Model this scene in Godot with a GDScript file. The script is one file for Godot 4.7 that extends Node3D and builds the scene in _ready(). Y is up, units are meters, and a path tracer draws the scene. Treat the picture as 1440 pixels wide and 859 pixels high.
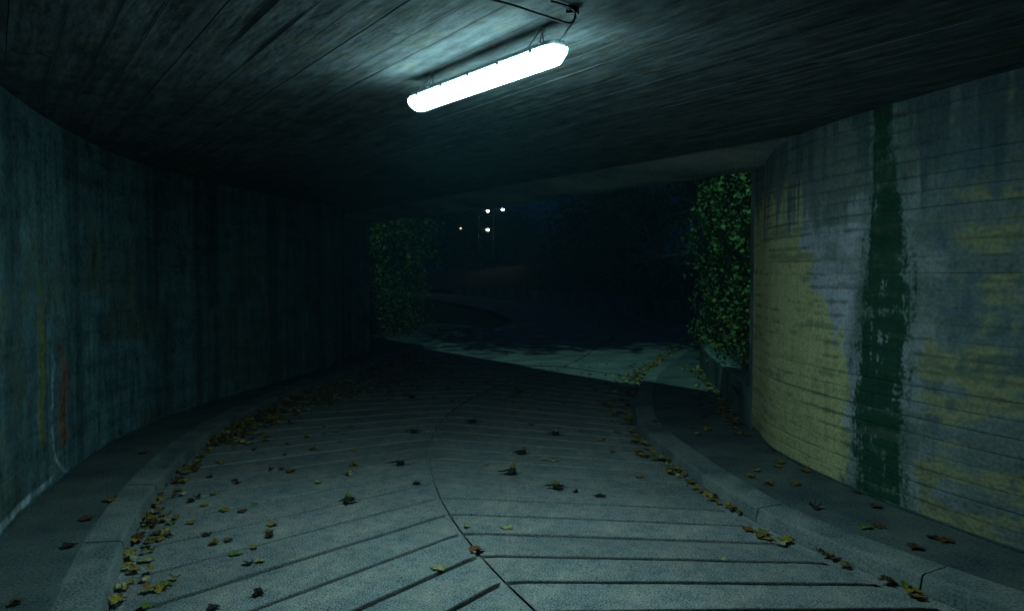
extends Node3D
# A low underpass at night: a curved concrete road under a skewed bridge slab, lit by one batten lamp.
# Plan coordinates: (x, d) with d metres ahead of the camera, so a point is Vector3(x, y, -d).

const EYE := 1.62                      # height of the camera above the road
const MID := Vector2(9.7, 8.0)         # centre of the road's bend in plan (x, d)
const CEIL := 2.745                    # underside of the slab
const NH := Vector2(0.832, 0.555)      # across the bridge, towards its far edge
const TH := Vector2(0.555, -0.832)     # along the bridge
const EDGE := 6.3                      # far edge of the slab, measured along NH

var rng := RandomNumberGenerator.new()
var taken := {}
var M := {}
var cam: Camera3D

# ------------------------------------------------------------------ plan curves, radius by angle
var WALL_L := [[-1.15, 13.1], [-0.42, 13.1], [-0.263, 13.15], [-0.159, 13.27], [-0.019, 13.42], [0.11, 13.4], [0.233, 13.42], [0.403, 13.8], [0.535, 14.7]]
var KERB_L := [[-1.15, 12.4], [-0.342, 12.42], [-0.22, 12.49], [-0.02, 12.66], [0.149, 12.81], [0.334, 13.1], [0.5, 13.75], [0.73, 15.3], [0.962, 18.04]]
var KERB_R := [[-1.15, 8.66], [-0.48, 8.63], [-0.357, 8.61], [-0.275, 8.52], [-0.176, 8.43], [0.017, 8.39], [0.16, 8.34], [0.279, 8.38], [0.494, 8.66], [0.666, 9.07], [0.9, 10.1], [1.104, 11.65]]
var WALL_R := [[-1.15, 7.95], [-0.7, 7.93], [-0.497, 7.87], [-0.376, 7.74], [-0.262, 7.63], [-0.16, 7.52], [-0.034, 7.31]]

func _ready() -> void:
	rng.seed = 4711
	# ---------------- camera, sky, exposure
	cam = Camera3D.new()
	cam.name = "camera"
	cam.position = Vector3(0, EYE, 0)
	cam.rotation_degrees.x = -2.21
	cam.fov = 42.66
	cam.near = 0.05
	cam.far = 600.0
	add_child(cam)
	var e := Environment.new()
	var sky := Sky.new()
	var sm := ProceduralSkyMaterial.new()
	sm.sky_top_color = lin(0.0012, 0.0038, 0.0125)
	sm.sky_horizon_color = lin(0.0010, 0.0030, 0.0105)
	sm.sky_curve = 0.25
	sm.ground_bottom_color = lin(0.0004, 0.0016, 0.0026)
	sm.ground_horizon_color = lin(0.0006, 0.0030, 0.0060)
	sm.sun_angle_max = 0.5
	sky.sky_material = sm
	e.background_mode = Environment.BG_SKY
	e.sky = sky
	e.tonemap_mode = Environment.TONE_MAPPER_LINEAR
	e.tonemap_exposure = 1.0
	e.fog_enabled = true
	e.fog_density = 0.002
	e.fog_light_color = lin(0.25, 0.8, 1.0)
	e.sdfgi_enabled = true
	e.ssao_enabled = true
	e.ssil_enabled = true
	var we := WorldEnvironment.new()
	we.name = "environment"
	we.environment = e
	add_child(we)

	make_materials()
	print("materials ", Time.get_ticks_msec())
	# ---------------- large structure
	build_ground()
	build_road()
	build_pavements()
	build_walls()
	build_bridge()
	print("structure ", Time.get_ticks_msec())
	# ---------------- objects
	build_lamp()
	build_cable()
	build_outside()
	print("outside ", Time.get_ticks_msec())
	build_leaves()
	print("leaves ", Time.get_ticks_msec())

# ------------------------------------------------------------------ helpers
func lin(r: float, g: float, b: float) -> Color:
	return Color(r, g, b).linear_to_srgb()

func P(x: float, y: float, d: float) -> Vector3:
	return Vector3(x, y, -d)

func pol(r: float, a: float, y: float) -> Vector3:
	return Vector3(MID.x - r * cos(a), y, -(MID.y + r * sin(a)))

func along(n: float, t: float, y: float) -> Vector3:
	var p := NH * n + TH * t
	return Vector3(p.x, y, -p.y)

func rad_at(tab: Array, a: float) -> float:
	var k := 0
	var last: int = tab.size() - 1
	if a <= tab[0][0]: return tab[0][1]
	if a >= tab[last][0]: return tab[last][1]
	while a > tab[k + 1][0]: k += 1
	var w: float = (a - tab[k][0]) / (tab[k + 1][0] - tab[k][0])
	var i0: int = maxi(k - 1, 0)
	var i3: int = mini(k + 2, last)
	return cubic_interpolate_in_time(tab[k][1], tab[k + 1][1], tab[i0][1], tab[i3][1], w, tab[k + 1][0] - tab[k][0], tab[i0][0] - tab[k][0], tab[i3][0] - tab[k][0])

# where the sight line through a photograph pixel meets the level y
func px(x: float, y: float, level: float) -> Vector3:
	var dir := cam.basis * Vector3((x - 720.0) / 1100.0, -(y - 429.5) / 1100.0, -1.0)
	var s: float = (level - EYE) / dir.y
	return cam.position + dir * s

func numbered(called: String) -> String:
	var n: int = taken.get(called, 0)
	taken[called] = n + 1
	return called if n == 0 else "%s_%03d" % [called, n]

func tag(o: Node, label: String, category: String, group := "") -> void:
	o.set_meta("label", label)
	o.set_meta("category", category)
	if group: o.set_meta("group", group)

func thing(called: String, label: String, category: String, at := Vector3.ZERO, group := "") -> Node3D:
	var o := Node3D.new()
	o.name = numbered(called)
	add_child(o)
	o.position = at
	tag(o, label, category, group)
	return o

func struct(called: String) -> Node3D:
	var o := Node3D.new()
	o.name = numbered(called)
	o.set_meta("kind", "structure")
	add_child(o)
	return o

func part(called: String, mesh: Mesh, m: Material, parent: Node) -> MeshInstance3D:
	var o := MeshInstance3D.new()
	o.name = called if parent != self else numbered(called)
	o.mesh = mesh
	if m: o.material_override = m
	parent.add_child(o, true)
	return o

class Maker:
	var st := SurfaceTool.new()
	func _init(smooth := false) -> void:
		st.begin(Mesh.PRIMITIVE_TRIANGLES)
		st.set_smooth_group(0 if smooth else -1)
	func v(p: Vector3, uv: Vector2, c: Color) -> void:
		st.set_uv(uv)
		st.set_color(c)
		st.add_vertex(p)
	func quad(a: Vector3, b: Vector3, c: Vector3, d: Vector3, ua := Vector2.ZERO, ub := Vector2.ZERO, uc := Vector2.ZERO, ud := Vector2.ZERO, col := Color.WHITE) -> void:
		v(a, ua, col); v(b, ub, col); v(c, uc, col)
		v(a, ua, col); v(c, uc, col); v(d, ud, col)
	func tri(a: Vector3, b: Vector3, c: Vector3, col := Color.WHITE) -> void:
		v(a, Vector2(a.x, a.z), col); v(b, Vector2(b.x, b.z), col); v(c, Vector2(c.x, c.z), col)
	# rows of points (each row a section), joined into a skin
	func loft(rows: Array, closed := false, caps := false, us: Array = [], vs: Array = []) -> void:
		for i in rows.size() - 1:
			var a: PackedVector3Array = rows[i]
			var b: PackedVector3Array = rows[i + 1]
			var n: int = a.size()
			for j in (n if closed else n - 1):
				var k: int = (j + 1) % n
				var u0: float = us[i] if us else float(i)
				var u1: float = us[i + 1] if us else float(i + 1)
				var v0: float = vs[j] if vs else float(j)
				var v1: float = vs[k] if vs else float(j + 1)
				quad(a[j], a[k], b[k], b[j], Vector2(u0, v0), Vector2(u0, v1), Vector2(u1, v1), Vector2(u1, v0))
		if caps:
			for r in [rows[0], rows[rows.size() - 1]]:
				var c := Vector3.ZERO
				for p in r: c += p
				c /= r.size()
				for j in r.size():
					tri(c, r[j], r[(j + 1) % r.size()])
	func tube(pts: Array, radii: Array, sides := 6) -> void:
		var rows := []
		for i in pts.size():
			var dir: Vector3 = (pts[mini(i + 1, pts.size() - 1)] - pts[maxi(i - 1, 0)]).normalized()
			var side := dir.cross(Vector3.UP if absf(dir.y) < 0.95 else Vector3.RIGHT).normalized()
			var up := side.cross(dir)
			var row := PackedVector3Array()
			for k in sides:
				var a := TAU * k / sides
				row.append(pts[i] + (side * cos(a) + up * sin(a)) * radii[i])
			rows.append(row)
		loft(rows, true, true)
	func done() -> ArrayMesh:
		st.generate_normals()
		return st.commit()

func box_mesh(m: Maker, c: Vector3, x: Vector3, y: Vector3, z: Vector3) -> void:
	for s in [-1.0, 1.0]:
		m.quad(c + s * x - y - z, c + s * x + y - z, c + s * x + y + z, c + s * x - y + z)
		m.quad(c + s * y - x - z, c + s * y + x - z, c + s * y + x + z, c + s * y - x + z)
		m.quad(c + s * z - x - y, c + s * z + x - y, c + s * z + x + y, c + s * z - x + y)

# ------------------------------------------------------------------ textures and materials
func noise_img(seed_: int, freq: float, oct: int, w: int, h: int, seamless := true, kind := FastNoiseLite.TYPE_SIMPLEX_SMOOTH) -> Image:
	var n := FastNoiseLite.new()
	n.seed = seed_
	n.frequency = freq
	n.noise_type = kind
	n.fractal_octaves = oct
	n.fractal_type = FastNoiseLite.FRACTAL_FBM if oct > 1 else FastNoiseLite.FRACTAL_NONE
	var i: Image = n.get_seamless_image(w, h) if seamless else n.get_image(w, h)
	i.convert(Image.FORMAT_L8)
	return i

func bytes(seed_: int, freq: float, oct: int, w: int, h: int, seamless := true, kind := FastNoiseLite.TYPE_SIMPLEX_SMOOTH) -> PackedByteArray:
	return noise_img(seed_, freq, oct, w, h, seamless, kind).get_data()

# noise drawn out along one axis: made small, then stretched
func streaks(seed_: int, freq: float, w: int, h: int, sw: int, sh: int) -> PackedByteArray:
	var i := noise_img(seed_, freq, 3, sw, sh, true)
	i.resize(w, h, Image.INTERPOLATE_CUBIC)
	return i.get_data()

var SRGB := PackedByteArray()
func enc(x: float) -> int:
	return SRGB[clampi(int(x * 2047.0), 0, 2047)]

func picture(data: PackedByteArray, w: int, h: int) -> ImageTexture:
	var i := Image.create_from_data(w, h, false, Image.FORMAT_RGB8, data)
	return ImageTexture.create_from_image(i)

func grey(data: PackedByteArray, w: int, h: int) -> ImageTexture:
	return ImageTexture.create_from_image(Image.create_from_data(w, h, false, Image.FORMAT_L8, data))

func std(c: Color, rough := 0.9) -> StandardMaterial3D:
	var m := StandardMaterial3D.new()
	m.albedo_color = c
	m.roughness = rough
	m.metallic_specular = 0.35
	return m

# speckled mineral surface, world mapped: base colour (linear), grain contrast, grit of dark and pale stones
func mineral(seed_: int, base: Color, tile: float, grain: float, grit: float, relief: float, blotch := 0.35) -> StandardMaterial3D:
	var n := 512
	var fine := bytes(seed_, 0.16, 2, n, n)
	var mid := bytes(seed_ + 1, 0.02, 4, n, n)
	var big := bytes(seed_ + 2, 0.0045, 4, n, n)
	var cell := bytes(seed_ + 3, 0.11, 1, n, n, true, FastNoiseLite.TYPE_CELLULAR)
	var out := PackedByteArray()
	out.resize(n * n * 3)
	var hgt := PackedByteArray()
	hgt.resize(n * n)
	for i in n * n:
		var f: float = fine[i] / 255.0 - 0.5
		var m_: float = mid[i] / 255.0 - 0.5
		var b: float = big[i] / 255.0 - 0.5
		var c: float = cell[i] / 255.0
		var k: float = 1.0 + grain * f * 1.9 + grain * m_ * 0.45 + blotch * b * 1.6
		if c > 0.72: k *= 1.0 - grit * (c - 0.72) * 2.6
		elif c < 0.14: k *= 1.0 + grit * (0.14 - c) * 3.4
		k = maxf(k, 0.12)
		var warm: float = b * 0.22
		out[i * 3] = enc(base.r * k * (1.0 + warm))
		out[i * 3 + 1] = enc(base.g * k)
		out[i * 3 + 2] = enc(base.b * k * (1.0 - warm))
		hgt[i] = clampi(int(128.0 + f * 90.0 + m_ * 60.0 - maxf(0.0, c - 0.6) * 180.0), 0, 255)
	var m := std(Color.WHITE, 0.88)
	m.albedo_texture = picture(out, n, n)
	m.uv1_triplanar = true
	m.uv1_world_triplanar = true
	m.uv1_scale = Vector3.ONE / tile
	m.vertex_color_use_as_albedo = true
	var bump := Image.create_from_data(n, n, false, Image.FORMAT_L8, hgt)
	bump.convert(Image.FORMAT_RGBA8)
	bump.bump_map_to_normal_map(relief)
	m.normal_enabled = true
	m.normal_texture = ImageTexture.create_from_image(bump)
	m.normal_scale = 1.0
	return m

func make_materials() -> void:
	SRGB.resize(2048)
	for i in 2048:
		SRGB[i] = clampi(int(roundf(Color(i / 2047.0, 0, 0).linear_to_srgb().r * 255.0)), 0, 255)
	M.road = mineral(11, Color(0.27, 0.265, 0.25), 1.05, 0.95, 2.2, 6.0, 0.25)
	M.base = mineral(21, Color(0.028, 0.033, 0.03), 1.1, 0.6, 0.8, 4.0)
	M.pave = mineral(31, Color(0.095, 0.112, 0.109), 1.9, 0.6, 0.8, 3.0, 0.5)
	M.kerb = mineral(41, Color(0.175, 0.19, 0.184), 1.6, 0.8, 0.7, 3.0, 0.6)
	M.earth = mineral(51, Color(0.03, 0.032, 0.02), 2.3, 0.8, 0.9, 6.0)
	M.concrete = mineral(61, Color(0.14, 0.175, 0.165), 2.1, 0.5, 0.5, 3.0, 0.7)
	M.outroad = mineral(71, Color(0.26, 0.262, 0.25), 2.3, 0.6, 1.2, 4.0, 0.5)
	M.ceiling = ceiling_material()
	M.edge = mineral(65, Color(0.3, 0.325, 0.30), 2.4, 0.6, 0.5, 3.0, 0.7)  # pale; on the edge beam it stands for lamplight on the slope
	M.steel = std(lin(0.35, 0.36, 0.37), 0.4)
	M.steel.metallic = 0.9
	M.wire = std(lin(0.5, 0.52, 0.53), 0.45)
	M.wire.metallic = 0.5
	M.housing = std(lin(0.42, 0.44, 0.45), 0.5)
	M.rubber = std(lin(0.012, 0.013, 0.015), 0.6)
	M.pole = std(lin(0.022, 0.025, 0.025), 0.5)
	M.bark = mineral(81, Color(0.06, 0.055, 0.042), 0.9, 1.0, 0.6, 8.0)
	M.pale_bark = mineral(91, Color(0.16, 0.17, 0.13), 0.9, 0.8, 0.5, 6.0)
	var leaf := std(Color.WHITE, 0.55)
	leaf.vertex_color_use_as_albedo = true
	leaf.backlight_enabled = true
	leaf.backlight = Color(0.35, 0.35, 0.35)
	M.foliage = leaf
	var dry := std(Color.WHITE, 0.75)
	dry.vertex_color_use_as_albedo = true
	M.dry = dry
	M.wall_left = wall_material(true)
	M.wall_right = wall_material(false)

# board-marked slab: grain drawn out along the boards (u), stains across
func ceiling_material() -> StandardMaterial3D:
	var w := 1536
	var h := 512
	var grain := streaks(101, 0.03, w, h, 96, 512)
	var grain2 := streaks(102, 0.05, w, h, 384, 512)
	var stain := bytes(103, 0.006, 4, w, h)
	var fine := bytes(104, 0.12, 3, w, h)
	var warm := bytes(105, 0.009, 3, w, h)
	var out := PackedByteArray()
	out.resize(w * h * 3)
	var hgt := PackedByteArray()
	hgt.resize(w * h)
	for i in w * h:
		var g: float = grain[i] / 255.0 - 0.5
		var g2: float = grain2[i] / 255.0 - 0.5
		var s: float = stain[i] / 255.0
		var f: float = fine[i] / 255.0 - 0.5
		var t: float = warm[i] / 255.0
		var k: float = 1.0 + 0.8 * g + 0.75 * g2 + 0.4 * f
		k *= lerpf(0.78, 1.1, smoothstep(0.25, 0.62, s))
		k = maxf(k, 0.15)
		var w_: float = smoothstep(0.55, 0.85, t)
		out[i * 3] = enc(k * lerpf(0.108, 0.106, w_))
		out[i * 3 + 1] = enc(k * lerpf(0.118, 0.105, w_))
		out[i * 3 + 2] = enc(k * lerpf(0.122, 0.085, w_))
		hgt[i] = clampi(int(128.0 + g * 110.0 + g2 * 90.0 + f * 40.0), 0, 255)
	var m := std(Color.WHITE, 0.9)
	m.albedo_texture = picture(out, w, h)
	m.vertex_color_use_as_albedo = true
	var bump := Image.create_from_data(w, h, false, Image.FORMAT_L8, hgt)
	bump.convert(Image.FORMAT_RGBA8)
	bump.bump_map_to_normal_map(2.0)
	m.normal_enabled = true
	m.normal_texture = ImageTexture.create_from_image(bump)
	return m

const LA := -1.15
const LB := 0.535
const RA := -1.15
const RB := -0.034

# remains of paint, drips, algae and limescale on the two tunnel walls, laid out by angle and height
func wall_material(left: bool) -> StandardMaterial3D:
	var w := 2048 if left else 1536
	var h := 320 if left else 448
	var sd := 200 if left else 300
	var edge := bytes(sd, 0.012, 4, w, h, false)
	var blot := bytes(sd + 1, 0.0055, 4, w, h, false)
	var fine := bytes(sd + 2, 0.16, 2, w, h, false)
	var drip := streaks(sd + 3, 0.022, w, h, w, 12)
	var drip2 := streaks(sd + 4, 0.07, w, h, w, 40)
	var rub := bytes(sd + 5, 0.035, 4, w, h, false)
	var flat_ := streaks(sd + 6, 0.035, w, h, 160, h)
	var out := PackedByteArray()
	out.resize(w * h * 3)
	var hgt := PackedByteArray()
	hgt.resize(w * h)
	var full := 2.64
	for y in h:
		var up: float = (1.0 - (y + 0.5) / h) * full          # metres above the pavement
		for x in w:
			var i := y * w + x
			var e: float = edge[i] / 255.0 - 0.5
			var b: float = blot[i] / 255.0 - 0.5
			var f: float = fine[i] / 255.0 - 0.5
			var d: float = drip[i] / 255.0 - 0.5
			var d2: float = drip2[i] / 255.0 - 0.5
			var r: float = rub[i] / 255.0 - 0.5
			var s: float = flat_[i] / 255.0 - 0.5
			var c := Color(0.1, 0.145, 0.15)
			if left:
				var a: float = LA + (LB - LA) * (x + 0.5) / w
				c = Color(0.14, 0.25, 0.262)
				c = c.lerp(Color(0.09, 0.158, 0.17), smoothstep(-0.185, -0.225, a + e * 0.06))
				c = c.lerp(Color(0.11, 0.125, 0.055), 0.6 * smoothstep(0.05, 0.25, b + e * 0.5) * smoothstep(2.0, 1.2, up + d * 1.4))
				c = c.lerp(Color(0.035, 0.065, 0.07), 0.75 * smoothstep(-0.1, 0.42, d * 1.2 + d2 * 0.6))
				# yellow band, white outline running down and off along the foot, rusty run beside it
				var q: float = a + e * 0.02
				c = c.lerp(Color(0.24, 0.23, 0.06), 0.7 * smoothstep(0.012, 0.004, absf(q + 0.198)) * smoothstep(1.7, 1.1, up + r) * smoothstep(0.1, 0.35, up + e))
				c = c.lerp(Color(0.3, 0.13, 0.045), 0.75 * smoothstep(0.012, 0.003, absf(q + 0.158)) * smoothstep(1.15, 0.7, up + r * 0.8) * smoothstep(0.02, 0.25, up + e * 0.6))
				var line: float = smoothstep(0.0028, 0.0012, absf(a + 0.177 + e * 0.012 - maxf(0.0, 0.16 - up) * 0.10)) * smoothstep(1.15, 0.75, up + r * 0.7)
				line = maxf(line, smoothstep(0.035, 0.015, absf(up - 0.035 - e * 0.06)) * smoothstep(-0.178, -0.19, a))
				c = c.lerp(Color(0.42, 0.5, 0.55), line * clampf(0.75 + r * 1.2, 0.0, 1.0))
				c = c * maxf(0.15, 1.0 + 0.95 * d2 + 0.75 * f + 0.7 * r + 0.4 * s + 0.4 * b)
			else:
				var a: float = RA + (RB - RA) * (x + 0.5) / w
				var yellow := Color(0.54, 0.475, 0.235)
				var lav := Color(0.50, 0.48, 0.54)
				var blue := Color(0.085, 0.125, 0.155)
				c = Color(0.165, 0.185, 0.17)
				# left field: ochre paint up to a ragged top, its boundary leaning into lavender
				var bound: float = -0.235 - 0.085 * smoothstep(1.9, 0.7, up) + e * 0.05
				var top: float = 2.12 + d * 1.0 + e * 0.5
				var field: float = smoothstep(bound - 0.006, bound + 0.006, a) * smoothstep(top + 0.12, top - 0.12, up)
				var lavf: float = smoothstep(-0.46 + e * 0.1, -0.36, a) * smoothstep(2.25 + d * 0.7, 1.9 + d * 0.7, up)
				c = c.lerp(lav, 0.85 * lavf * smoothstep(-0.25, 0.1, b + 0.15 * e))
				c = c.lerp(yellow, field)
				# right field: patches of ochre left on the board courses, blue and grey between
				var rf: float = smoothstep(-0.4 + e * 0.04, -0.43 + e * 0.04, a)
				c = c.lerp(yellow * 0.55, rf * 0.9 * smoothstep(-0.1, 0.12, b * 0.5 + s * 1.0 + e * 0.25 - (up - 1.1) * 0.05))
				c = c.lerp(blue, rf * 0.85 * smoothstep(0.04, 0.24, -b * 0.8 + s * 0.45 + r * 0.35 + (up - 1.3) * 0.09))
				# damp, drips from the top
				var wet: float = smoothstep(0.0, 0.5, d * 1.1 + d2 * 0.5 + (up - 2.12) * 0.95)
				c = c.lerp(Color(0.055, 0.085, 0.095), 0.85 * wet)
				# algae below the leak: narrow at the slab, wide below, broken on the board ridges
				var half: float = lerpf(0.030, 0.013, smoothstep(1.3, 2.5, up)) + e * 0.004
				var mid_: float = -0.366 + 0.004 * sin(up * 3.0)
				var off: float = absf(a - mid_)
				var alg: float = smoothstep(half + 0.007, half - 0.007, off + d2 * 0.012 + r * 0.016 + f * 0.012)
				c = c.lerp(Color(0.07, 0.13, 0.085), 0.45 * smoothstep(half + 0.022, half, off + e * 0.02))
				var worn: float = smoothstep(0.17, 0.26, d2 * 0.6 + r * 0.7 + s * 0.45 + f * 0.35 - 0.16 * smoothstep(1.25, 1.6, up) - 0.12 * smoothstep(0.8, 0.4, up) + 0.1 * smoothstep(0.01, 0.03, mid_ - a))
				c = c.lerp(Color(0.014, 0.058, 0.032), alg * (1.0 - 0.85 * worn))
				var rim: float = smoothstep(0.0045, 0.001, absf(off - half - 0.001)) * smoothstep(0.9, 1.6, up)
				c = c.lerp(Color(0.2, 0.27, 0.25), 0.6 * rim)
				# dirt rubbed into the grain
				var jf: float = fposmod((up + 0.02) / 0.10212, 1.0)
				var jd: float = minf(jf, 1.0 - jf) * 0.102
				var dirt: float = smoothstep(0.06, 0.36, r * 0.45 + s * 1.0 + d2 * 0.25)
				dirt = maxf(dirt, smoothstep(0.022, 0.002, jd + r * 0.02) * smoothstep(-0.05, 0.2, b * 0.8 + s * 0.5 + e * 0.4))
				c = c.lerp(Color(0.07, 0.085, 0.06), 0.6 * dirt)
				c = c * (1.0 + 0.3 * d2 + 0.5 * f + 0.25 * r + 0.5 * s)
			out[i * 3] = enc(maxf(c.r, 0.008))
			out[i * 3 + 1] = enc(maxf(c.g, 0.008))
			out[i * 3 + 2] = enc(maxf(c.b, 0.008))
			hgt[i] = clampi(int(128.0 + f * 80.0 + r * 90.0 + s * 70.0), 0, 255)
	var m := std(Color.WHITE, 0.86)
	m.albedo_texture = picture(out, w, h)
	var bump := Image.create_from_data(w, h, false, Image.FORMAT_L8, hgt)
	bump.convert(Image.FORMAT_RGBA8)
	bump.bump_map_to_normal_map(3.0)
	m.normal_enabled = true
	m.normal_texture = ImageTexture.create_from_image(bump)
	return m

# ------------------------------------------------------------------ ground
func build_ground() -> void:
	var g := struct("ground")
	var m := Maker.new(true)
	var n := 40
	var span := 260.0
	var hn := FastNoiseLite.new()
	hn.seed = 3
	hn.frequency = 0.02
	for i in n:
		for j in n:
			var c := []
			for q in [[0, 0], [1, 0], [1, 1], [0, 1]]:
				var x: float = -span + 2.0 * span * (i + q[0]) / n
				var d: float = -span + 2.0 * span * (j + q[1]) / n
				c.append(P(x, -0.14, d))
			m.quad(c[0], c[1], c[2], c[3])
	part("soil", m.done(), M.earth, g)

# ------------------------------------------------------------------ road
func road_y(a: float, r: float) -> float:
	return 0.0

func build_road() -> void:
	var road := struct("road")
	# bed under the strips
	var m := Maker.new(true)
	var rows := []
	for i in 81:
		var a: float = lerpf(-1.15, 0.68, i / 80.0)
		var row := PackedVector3Array()
		for j in 9:
			var r: float = lerpf(rad_at(KERB_R, a) - 0.05, rad_at(KERB_L, a) + 0.05, j / 8.0)
			row.append(pol(r, a, -0.055))
		rows.append(row)
	m.loft(rows)
	part("road_bed", m.done(), M.base, road)
	# gutters along both kerbs
	for side in [0, 1]:
		var g := Maker.new(true)
		rows = []
		for i in 81:
			var a: float = lerpf(-1.15, 0.6, i / 80.0)
			var row := PackedVector3Array()
			for j in 3:
				if side == 0: row.append(pol(rad_at(KERB_L, a) + 0.02 - 0.09 * j / 2.0, a, -0.012 + 0.004 * (j - 1) * (j - 1)))
				else: row.append(pol(rad_at(KERB_R, a) - 0.02 + 0.11 * j / 2.0, a, -0.012 + 0.004 * (j - 1) * (j - 1)))
			rows.append(row)
		g.loft(rows)
		part("gutter", g.done(), M.road, road)
	var fill := Maker.new(true)
	rows = []
	for i in 121:
		var a: float = lerpf(-1.13, 0.6, i / 120.0)
		rows.append(PackedVector3Array([pol(10.46, a, -0.05), pol(10.482, a, -0.026), pol(10.5, a, -0.024), pol(10.518, a, -0.026), pol(10.54, a, -0.05)]))
	fill.loft(rows)
	part("joint_mortar", fill.done(), M.road, road)
	# the strips between the grooves: a chevron about the middle joint
	var seam := 10.5
	var step := 0.413 / seam
	var gap := 0.05
	var tint := RandomNumberGenerator.new()
	tint.seed = 77
	var hn := FastNoiseLite.new()
	hn.seed = 9
	hn.frequency = 0.55
	var start := -1.13
	var count := int((0.68 - start) / step)
	for side in [0, 1]:
		for k in count:
			var a0: float = start + k * step
			var a1: float = a0 + step
			# from the middle joint towards the kerb each groove falls back along the road
			var lean := 0.46
			var r_in := seam + (0.015 if side == 0 else -0.015)
			var strip := Maker.new(false)
			var grid := []
			var cols := 20
			var tone: float = tint.randf_range(0.88, 1.1)
			var lift: float = tint.randf_range(-0.0025, 0.0025)
			# across the strip: groove wall, rounded arris, top, arris, groove wall
			var ws := [0.0, 0.0, 0.006, 0.018, 0.5, 0.982, 0.994, 1.0, 1.0]
			var hs := [-0.058, -0.008, -0.002, 0.0, 0.0, 0.0, -0.002, -0.008, -0.058]
			var g0 := tint.randf_range(-0.1, 0.1)
			for i in cols + 1:
				var row := PackedVector3Array()
				for j in ws.size():
					var pts := []
					for a in [a0, a1]:
						var ak: float = a - lean * ((2.12 if side == 0 else 2.0) / seam)
						var rk: float = (rad_at(KERB_L, ak) - 0.07) if side == 0 else (rad_at(KERB_R, ak) + 0.09)
						var p0 := pol(r_in, a, 0.0)
						var p1 := pol(rk, ak, 0.0)
						pts.append(p0.lerp(p1, float(i) / cols))
					var along_: Vector3 = (pts[1] - pts[0])
					var wd: float = along_.length()
					var f: float = lerpf(gap / wd * 0.5, 1.0 - gap / wd * 0.5, ws[j])
					var p: Vector3 = pts[0] + along_ * f
					if i == 0 or i == cols: p.y = -0.008 if hs[j] > -0.01 else hs[j]
					else: p.y = hs[j]
					p.y += lift
					if hs[j] > -0.02:
						p += along_.normalized() * 0.005 * hn.get_noise_2d(p.x * 9.0, p.z * 9.0 + k * 7.0) * (0.0 if j == 4 else 1.0)
						p.y += 0.004 * hn.get_noise_2d(p.x, p.z) 
					row.append(p)
				grid.append(row)
			for i in cols:
				for j in ws.size() - 1:
					var qs := [grid[i][j], grid[i][j + 1], grid[i + 1][j + 1], grid[i + 1][j]]
					var col := []
					for q in qs:
						var s: float = tone * (1.0 + 0.3 * hn.get_noise_2d(q.x * 0.8 + 30.0, q.z * 0.8) + 0.12 * hn.get_noise_2d(q.x * 4.0, q.z * 4.0))
						col.append(Color(s, s, s))
					for t in [[0, 1, 2], [0, 2, 3]]:
						for q in t: strip.v(qs[q], Vector2.ZERO, col[q])
			strip.st.set_smooth_group(-1)
			part("concrete_strip", strip.done(), M.road, road)
	# slabs beyond the portal, in two lanes, with open joints
	var L := []
	var R := []
	var S := []
	for i in 7:
		var a: float = lerpf(0.5, 0.962, i / 6.0)
		L.append(pol(rad_at(KERB_L, a), a, 0.0))
		var b: float = lerpf(0.5, 1.104, i / 6.0)
		R.append(pol(rad_at(KERB_R, b), b, 0.0))
		var sm := lerpf(0.58, 1.02, i / 6.0)
		S.append(pol(lerpf(10.55, 13.6, pow(i / 6.0, 1.6)), sm, 0.0))
	for p in [[0.0, 3.0, 6.0, 27.5], [-0.3, 2.6, 5.3, 31.0], [-1.2, 1.4, 3.7, 37.0], [-3.0, -0.5, 2.0, 44.0], [-6.0, -3.2, -0.6, 54.0], [-11.0, -8.0, -5.0, 66.0], [-20.0, -17.0, -14.0, 85.0]]:
		L.append(P(p[0], 0, p[3])); S.append(P(p[1], 0, p[3])); R.append(P(p[2], 0, p[3]))
	# the strips end on slanted lines; a bed reaches under the first slabs
	for lane in [0, 1]:
		for i in L.size() - 1:
			var slab := Maker.new(true)
			var A: Array = L if lane == 0 else S
			var B: Array = S if lane == 0 else R
			var p00: Vector3 = A[i]
			var p01: Vector3 = B[i]
			var p10: Vector3 = A[i + 1]
			var p11: Vector3 = B[i + 1]
			var nu := 6
			rows = []
			for u in nu + 1:
				var row := PackedVector3Array()
				for v in 5:
					var fu: float = lerpf(0.006, 0.994, u / float(nu))
					var fv: float = lerpf(0.005, 0.995, v / 4.0)
					var p := p00.lerp(p10, fu).lerp(p01.lerp(p11, fu), fv)
					p.y = 0.004 * hn.get_noise_2d(p.x * 0.7, p.z * 0.7) + 0.014
					row.append(p)
				rows.append(row)
			slab.loft(rows)
			part("road_slab", slab.done(), M.outroad, road)
	var bed := Maker.new(true)
	rows = []
	for i in L.size():
		rows.append(PackedVector3Array([L[i] + Vector3(0, -0.02, 0), S[i] + Vector3(0, -0.02, 0), R[i] + Vector3(0, -0.02, 0)]))
	bed.loft(rows)
	part("road_bed", bed.done(), M.base, road)

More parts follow.
